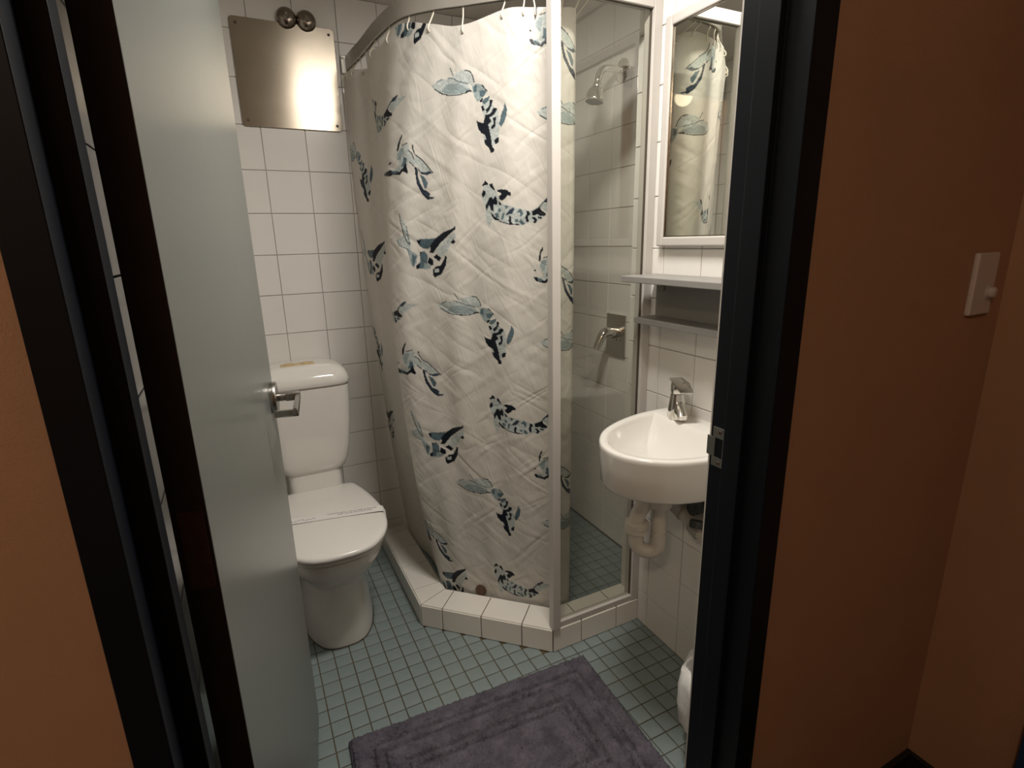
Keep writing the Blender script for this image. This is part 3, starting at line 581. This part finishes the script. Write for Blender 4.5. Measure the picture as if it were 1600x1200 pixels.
for z, k in ((.421, .982), (.424, .996), (.431, 1.0), (.437, .992), (.441, .97), (.4435, .90), (.4455, .7), (.447, .3), (.4472, .02)):
    ld.append([(TX+(x)*k, 1.86+(y-1.86)*k, z) for x, y in OUT])
G().loft(ld).build('lid', PLASTIC_W, wc, smooth=60)
def rsq(z, hw, y0, y1, p=6., n=48):
    cyy, hy = (y0+y1)/2, (y1-y0)/2
    return [(TX+hw*math.copysign(abs(math.cos(a))**(2/p), math.cos(a)), cyy+hy*math.copysign(abs(math.sin(a))**(2/p), math.sin(a)), z) for a in [2*math.pi*i/n for i in range(n)]]
G().loft([rsq(.40, .105, 2.10, YB-.002), rsq(.43, .100, 2.105, YB-.002), rsq(.515, .100, 2.118, YB-.002)]).build('neck', CERAMIC, wc, smooth=50)
G().loft([rsq(.494, .080, 2.13, YB-.004), rsq(.498, .100, 2.115, YB-.004), rsq(.515, .118, 2.106, YB-.004), rsq(.545, .132, 2.100, YB-.004), rsq(.60, .1435, 2.097, YB-.004), rsq(.70, .155, 2.094, YB-.004), rsq(.80, .161, 2.092, YB-.004), rsq(.846, .162, 2.092, YB-.004)]).build('cistern', CERAMIC, wc, smooth=50)
G().loft([rsq(.845, .156, 2.098, YB-.006), rsq(.853, .156, 2.098, YB-.006)]).build('lid_gap', CERAMIC, wc)
def dome(z, k, yk):
    return rsq(z, .167*k, 2.086+yk, YB-.003-yk*.3, 5.)
cl = G().loft([dome(.852, .985, .003), dome(.856, 1., 0), dome(.872, 1., .001), dome(.888, .975, .006), dome(.902, .93, .016), dome(.914, .86, .03), dome(.922, .76, .046), dome(.927, .6, .06), dome(.929, .3, .075), dome(.9295, .02, .09)]).build('cistern_lid', CERAMIC, wc, smooth=60)
bt = G().box(TX-.075, TX+.05, 2.160, 2.215, .921, .9305).build('flush_plate', BEIGE, wc, bevel=.004, smooth=40); bt['label'] = 'yellowed flush plate'
for x in (TX-.045, TX+.02): G().lathe([(0, 0), (.017, 0), (.017, .003), (.015, .0045), (0, .0045)], (x, 2.188, .9305), (0, 0, 1), 24).build('flush_button', BEIGE, bt, smooth=40)
adopt(wc)
bpy.context.view_layer.update()

# paper band with its print, lying over the lid
pb = empty('paper_band', (TX, 1.82, .448)); tag(pb, 'white paper hygiene band with grey print across the toilet lid', 'paper band')
ba = math.atan2(-.053, .301); bx = Vector((math.cos(ba), math.sin(ba), 0)); by = Vector((-math.sin(ba), math.cos(ba), 0)); bc = Vector((TX, 1.832, 0))
st = []
for s_ in [-.196+.392*i/40 for i in range(41)]:
    e = max(0, abs(s_)-.165)/.031; z = .4492-.004*e*e-(.02*max(0, e-.8)/.2 if e > .8 else 0)
    st.append([bc+bx*s_+by*w+Vector((0, 0, z+dz)) for w, dz in ((-.022, 0), (.022, 0), (.022, -.0006), (-.022, -.0006))])
G().loft(st).build('strip', PAPER, pb, smooth=60)
def text(body, size, at, name):
    cu = bpy.data.curves.new('t', 'FONT'); cu.body = body; cu.size = size; cu.align_x = 'CENTER'; cu.extrude = .0001; cu.resolution_u = 2
    o = bpy.data.objects.new('t', cu); COL.objects.link(o); bpy.context.view_layer.update()
    me = bpy.data.meshes.new_from_object(o.evaluated_get(bpy.context.evaluated_depsgraph_get())); bpy.data.objects.remove(o)
    M = Matrix((bx, by, Vector((0, 0, 1)))).transposed().to_4x4(); M.translation = at; me.transform(M)
    me.materials.clear(); me.materials.append(INK); q = bpy.data.objects.new(name, me); COL.objects.link(q); q.parent = pb; return q
text('THOROUGHLY SANITISED & SEALED', .0105, bc+bx*.080+by*.0085+Vector((0, 0, .4494)), 'printed_line')
text('FOR YOUR PROTECTION', .0105, bc+bx*.090-by*.004+Vector((0, 0, .4494)), 'printed_line')
lf = G()
for k in range(9):
    a = -.145+.012*k; q = bc+bx*a+by*(.004*math.sin(k*1.7)-.004); an = ba+.9*math.sin(k*2.3); e1 = Vector((math.cos(an), math.sin(an), 0)); e2 = Vector((-e1.y, e1.x, 0))
    lf.add([q-e1*.008+Vector((0, 0, .4494)), q+e2*.0016+Vector((0, 0, .4494)), q+e1*.008+Vector((0, 0, .4494)), q-e2*.0016+Vector((0, 0, .4494))], [(0, 1, 2, 3)])
lf.build('printed_sprig', INK, pb)
adopt(pb)

# ------------------------------------------------------------------ wash basin
bs = empty('wash_basin', (XR, 1.05, .73)); tag(bs, 'white ceramic wall hung wash basin with rounded front', 'basin')
BO = [(XR, 1.243), (1.10, 1.244), (1.035, 1.240), (.94, 1.213), (.855, 1.167), (.800, 1.105), (.780, 1.045), (.787, .988), (.822, .935), (.88, .893), (.96, .868), (1.05, .858), (1.10, .856), (XR, .856)]
bo = [(p.x, p.y) for p in catmull([(x, y, 0) for x, y in BO], 72)]+[(XR, 1.243-.387*k/9) for k in range(8, 0, -1)]
CB = Vector((.955, 1.045))
def bring(z, k, xmax=None, c=CB, dz=0):
    r = []
    for x, y in bo:
        px_, py_ = c.x+(x-c.x)*k, c.y+(y-c.y)*k
        if xmax is None and x >= XR-1e-4: px_ = XR-(0 if k > .9 else (1-k)*.05)
        if xmax is not None: px_ = xmax-.02*math.log1p(math.exp(min(60, (xmax-px_)/.02)))
        r.append((px_, py_, z))
    return r
rg = [bring(.700, .25), bring(.712, .45), bring(.728, .80), bring(.736, .94), bring(.744, .968), bring(.80, .985), bring(.838, 1.0), bring(.846, 1.0), bring(.8505, .988), bring(.852, .965)]
CI = Vector((.945, 1.043))
rg += [bring(.852, .88, 1.092, CI), bring(.8495, .858, 1.086, CI), bring(.843, .84, 1.080, CI), bring(.825, .80, 1.066, CI), bring(.80, .74, 1.045, CI), bring(.775, .62, 1.02, CI), bring(.758, .42, .99, CI), bring(.752, .15, .96, CI)]
G().loft(rg).build('bowl', CERAMIC, bs, smooth=50)
G().lathe([(0, 0), (.022, 0), (.022, .002), (.014, .003), (.012, 0), (0, 0)], (CI.x, CI.y, .7525), (0, 0, 1), 24).build('waste', CHROME, bs, smooth=40)
adopt(bs)

tp = empty('basin_tap', (1.112, 1.150, .851)); tag(tp, 'chrome single lever mixer tap on the basin rim', 'tap')
td = Vector((-.42, -.91, 0)).normalized(); ts = Vector((-td.y, td.x, 0)); tc = Vector((1.110, 1.150, 0))
def tring(z, w, dd, off=0., n=24, p=3.2):
    c = tc+td*off
    return [c+ts*w*math.copysign(abs(math.cos(a))**(2/p), math.cos(a))+td*dd*math.copysign(abs(math.sin(a))**(2/p), math.sin(a))+Vector((0, 0, z)) for a in [2*math.pi*k/n for k in range(n)]]
G().loft([tring(.851, .0245, .024), tring(.857, .0255, .025), tring(.885, .023, .0225), tring(.915, .0195, .019), tring(.926, .018, .0175)]).build('body', CHROME, tp, smooth=35)
G().loft([tring(.856, .016, .012, .03), tring(.862, .017, .03, .03), tring(.876, .016, .034, .028), tring(.896, .013, .024, .015), tring(.905, .01, .010, .01)]).build('spout', CHROME, tp, smooth=35)
G().loft([tring(.928, .0175, .017), tring(.934, .0195, .019), tring(.952, .0195, .019), tring(.958, .017, .016)]).build('cap', CHROME, tp, smooth=35)
lvr = G(); tb = [tc+ts*a+td*b+Vector((0, 0, z)) for a, b, z in ((-.019, -.024, .968), (.019, -.024, .968), (.022, .030, .966), (.018, .078, .950), (-.018, .078, .950), (-.022, .030, .966))]
lvr.loft([[p-Vector((0, 0, .006 if i not in (3, 4) else .004)) for i, p in enumerate(tb)], tb]); lvr.loft([tring(.95, .019, .018), tring(.964, .0185, .02)])
lvr.build('lever', CHROME, tp, bevel=.001, smooth=35)
adopt(tp)

tr_ = empty('basin_trap', (.99, 1.07, .47)); tag(tr_, 'cream plastic waste trap and pipe beneath the basin', 'pipe')
v = Vector((-.052, .042, 0)); a0 = Vector((.992, 1.070, 0)); b0 = a0+v*.95
G().tube([a0+Vector((0, 0, z)) for z in (.703, .66, .60, .53)], .021, 20).build('tailpiece', PVC, tr_, smooth=60)
G().lathe([(0, 0), (.031, 0), (.033, .003), (.033, .030), (.031, .034), (.026, .038), (0, .038)], a0+Vector((0, 0, .628)), (0, 0, 1), 24).build('coupling_nut', PVC, tr_, smooth=40)
half = (b0-a0)*.5; ub = [a0+half-half*math.cos(math.pi*k/14)+Vector((0, 0, .512-half.length*math.sin(math.pi*k/14))) for k in range(15)]
G().tube([a0+Vector((0, 0, .545))]+ub+[b0+Vector((0, 0, .545))], .0225, 20).build('u_bend', PVC, tr_, smooth=60)
G().lathe([(0, 0), (.030, 0), (.034, .003), (.034, .014), (.031, .016), (.034, .018), (.034, .032), (.029, .036), (0, .036)], b0+Vector((0, 0, .540)), (0, 0, 1), 28).build('union_nut', PVC, tr_, smooth=40)
G().tube(catmull([b0+Vector((0, 0, .57)), b0+Vector((.004, -.002, .60)), b0+Vector((.028, -.01, .638)), b0+Vector((.07, .0, .650)), (1.065, 1.115, .640), (1.110, 1.130, .605), (1.118, 1.09, .565)], 36), .0225, 20).build('outlet_bend', PVC, tr_, smooth=60)
G().tube(catmull([(1.118, 1.135, .585), (1.118, 1.08, .558), (1.118, 1.00, .528), (1.118, .90, .51), (1.118, .72, .50)], 20), .029, 20).build('waste_pipe', PVC, tr_, smooth=60)
for q in ((1.118, 1.11, .573), (1.118, 1.04, .542)): G().lathe([(0, -.018), (.034, -.018), (.034, .018), (0, .018)], q, (0, .93, .37), 24).build('collar', PIPE_G, tr_, smooth=40)
adopt(tr_)
vv = empty('stop_valve', (XR, 1.06, .62)); tag(vv, 'dark water stop valve half hidden under the basin', 'valve')
G().lathe([(0, 0), (.016, 0), (.016, .05), (.02, .055), (.02, .085), (0, .085)], (XR, 1.03, .615), (-1, 0, 0), 20).build('body', VALVE, vv, smooth=40)
G().tube(catmull([(1.09, 1.03, .620), (1.08, 1.025, .65), (1.075, 1.03, .68), (1.07, 1.035, .712)], 14), [.019]*10+[.016]*4, 14).build('hose', VALVE, vv, smooth=50)
G().lathe([(0, 0), (.022, 0), (.022, .02), (0, .02)], (1.075, 1.005, .59), (-.3, -.2, -1), 18).build('handle', VALVE, vv, smooth=40)
adopt(vv)

# ------------------------------------------------------------------ mirror, shelf
mi = empty('wall_mirror', (XR, 1.1, 1.35)); tag(mi, 'rectangular wall mirror in a moulded white frame', 'mirror')
Y0, Y1, Z0, Z1 = .88, 1.302, 1.345, 1.948
fw = .026
def fbar(y0, y1, z0, z1): G().box(XR-.024, XR, y0, y1, z0, z1).build('frame_bar', ALU_W, mi, bevel=.004, seg=2)
fbar(Y0, Y0+fw, Z0, Z1); fbar(Y1-fw, Y1, Z0, Z1); fbar(Y0+fw, Y1-fw, Z0, Z0+fw); fbar(Y0+fw, Y1-fw, Z1-fw, Z1)
G().box(XR-.016, XR-.002, Y0+fw-.004, Y1-fw+.004, Z0+fw-.004, Z1-fw+.004).build('mirror_glass', MIRROR, mi)
g = G()
for y0, y1, z0, z1 in ((Y0+fw, Y0+fw+.003, Z0+fw, Z1-fw), (Y1-fw-.003, Y1-fw, Z0+fw, Z1-fw), (Y0+fw, Y1-fw, Z0+fw, Z0+fw+.003), (Y0+fw, Y1-fw, Z1-fw-.003, Z1-fw)): g.box(XR-.019, XR-.015, y0, y1, z0, z1)
g.build('bead', BRONZE, mi)
adopt(mi)
sf = empty('wall_shelf', (XR, 1.1, 1.1)); tag(sf, 'two tier grey wall shelf with back panel under the mirror', 'shelf')
G().box(1.019, XR, .88, 1.317, 1.245, 1.263).build('upper_shelf', SHELF, sf, bevel=.002)
G().box(1.073, XR, .88, 1.317, 1.118, 1.136).build('lower_shelf', SHELF, sf, bevel=.002)
G().box(XR-.012, XR, .88, 1.304, 1.136, 1.245).build('back_panel', SHELF, sf, bevel=.001)
G().lathe([(0, 0), (.009, 0), (.008, .006), (.004, .008), (0, .008)], (XR-.012, 1.272, 1.222), (-1, 0, 0), 20).build('screw_cap', SHELF, sf, smooth=40)
adopt(sf)

# ------------------------------------------------------------------ bath mat
def bath_mat():
    nx, ny = 420, 270
    Lx, Ly, ang = .766, .50, math.atan2(-.04, .765)
    s = np.linspace(0, Lx, nx)[None, :]; t = np.linspace(0, Ly, ny)[:, None]
    S, Tt = np.broadcast_to(s, (ny, nx)).copy(), np.broadcast_to(t, (ny, nx)).copy()
    e = np.minimum(np.minimum(S, Lx-S), np.minimum(Tt, Ly-Tt))
    h = .020+.006*np.sin(np.clip(e/.02, 0, 1)*math.pi/2)
    for dgr in (.055, .082, .135, .162): h -= .011*np.exp(-((e-dgr)/.0055)**2)
    h += .0035*np.exp(-((e-.1085)/.02)**2)
    lo = rng.normal(0, 1, (28, 42)); 
    def up(a, ny, nx):
        yi = np.linspace(0, a.shape[0]-1.001, ny); xi = np.linspace(0, a.shape[1]-1.001, nx); y0 = yi.astype(int); x0 = xi.astype(int); fy = (yi-y0)[:, None]; fx = (xi-x0)[None, :]
        return a[y0][:, x0]*(1-fy)*(1-fx)+a[y0+1][:, x0]*fy*(1-fx)+a[y0][:, x0+1]*(1-fy)*fx+a[y0+1][:, x0+1]*fy*fx
    n1 = up(lo, ny, nx); n2 = up(rng.normal(0, 1, (95, 145)), ny, nx); n3 = rng.normal(0, 1, (ny, nx))
    h += .0012*n1+.0016*n2+.0011*n3
    h = np.where(e < .004, h*.55, h); h = np.where(e <= 1e-6, .002, h)
    S += rng.normal(0, .0007, S.shape)+.0015*n2; Tt += rng.normal(0, .0007, S.shape)
    ca, sa = math.cos(ang), math.sin(ang); ox, oy = .105, 1.306     # far corner near the door; t runs towards the door wall
    X = ox+S*ca+Tt*sa; Y = oy+S*sa-Tt*ca
    V = np.stack([X, Y, h], -1).reshape(-1, 3)
    idx = np.arange(nx*ny).reshape(ny, nx); Q = np.stack([idx[:-1, :-1], idx[1:, :-1], idx[1:, 1:], idx[:-1, 1:]], -1).reshape(-1, 4)
    me = bpy.data.meshes.new('pile'); me.from_pydata(V.tolist(), [], Q.tolist()); me.polygons.foreach_set('use_smooth', [True]*len(me.polygons))
    M = mat('mauve_grey_pile', (.150, .134, .162, 1), .9, noise=.4, nscale=24, col2=(.070, .064, .080, 1), spec=.15); me.materials.append(M)
    root = empty('bath_mat', (.48, 1.03, 0)); tag(root, 'mauve grey deep pile bath mat with sculpted rectangular grooves', 'bath mat')
    o = bpy.data.objects.new('pile', me); COL.objects.link(o); o.parent = root; o['kind'] = 'stuff'
    def P(a, b): return (ox+a*ca+b*sa, oy+a*sa-b*ca)
    G().prism([P(-.002, -.002), P(Lx+.002, -.002), P(Lx+.002, Ly+.002), P(-.002, Ly+.002)], 0., .012).build('backing', mat('mat_backing', (.05, .045, .06, 1), .9), root, bevel=.003)
    adopt(root)
bath_mat()

# ------------------------------------------------------------------ waste bin
wb = empty('waste_bin', (1.005, .80, 0)); tag(wb, 'white pedal bin with a white liner bag folded over its rim', 'bin')
G().lathe([(0, .002), (.082, .002), (.086, .008), (.104, .24), (.106, .25), (.100, .25), (.082, .02), (0, .02)], (1.005, .80, 0), (0, 0, 1), 40).build('bucket', BIN, wb, smooth=40)
rg = []
for k, (r, z) in enumerate(((.096, .12), (.112, .105), (.120, .13), (.123, .18), (.119, .225), (.112, .258), (.100, .262), (.092, .20), (.07, .10))):
    rg.append([(1.005+(r+(.005*math.sin(a*9+k)+.003*math.sin(a*17+2*k) if 0 < k < 7 else 0))*math.cos(a), .80+(r+(.005*math.sin(a*9+k) if 0 < k < 7 else 0))*math.sin(a), z+(.012*math.sin(a*5)*(k == 1))) for a in [2*math.pi*i/72 for i in range(72)]])
G().loft(rg, False, True).build('liner', LINER, wb, smooth=60)
adopt(wb)

# ------------------------------------------------------------------ light switch in the hall
sw = empty('light_switch', (1.262, YH, 1.27)); tag(sw, 'white wall switch plate with a round button on orange wall', 'light switch')
G().box(1.226, 1.300, YH-.010, YH, 1.213, 1.329).build('plate', SWITCH, sw, bevel=.003)
G().lathe([(0, 0), (.0135, 0), (.0135, .002), (.011, .002), (.011, -.001), (0, -.001)], (1.281, YH-.0102, 1.255), (0, -1, 0), 28).build('button_collar', SWITCH, sw, smooth=40)
G().lathe([(0, 0), (.0102, 0), (.0102, .009), (.008, .011), (0, .0115)], (1.281, YH-.0102, 1.255), (0, -1, 0), 28).build('button', SWITCH, sw, smooth=40)
adopt(sw)
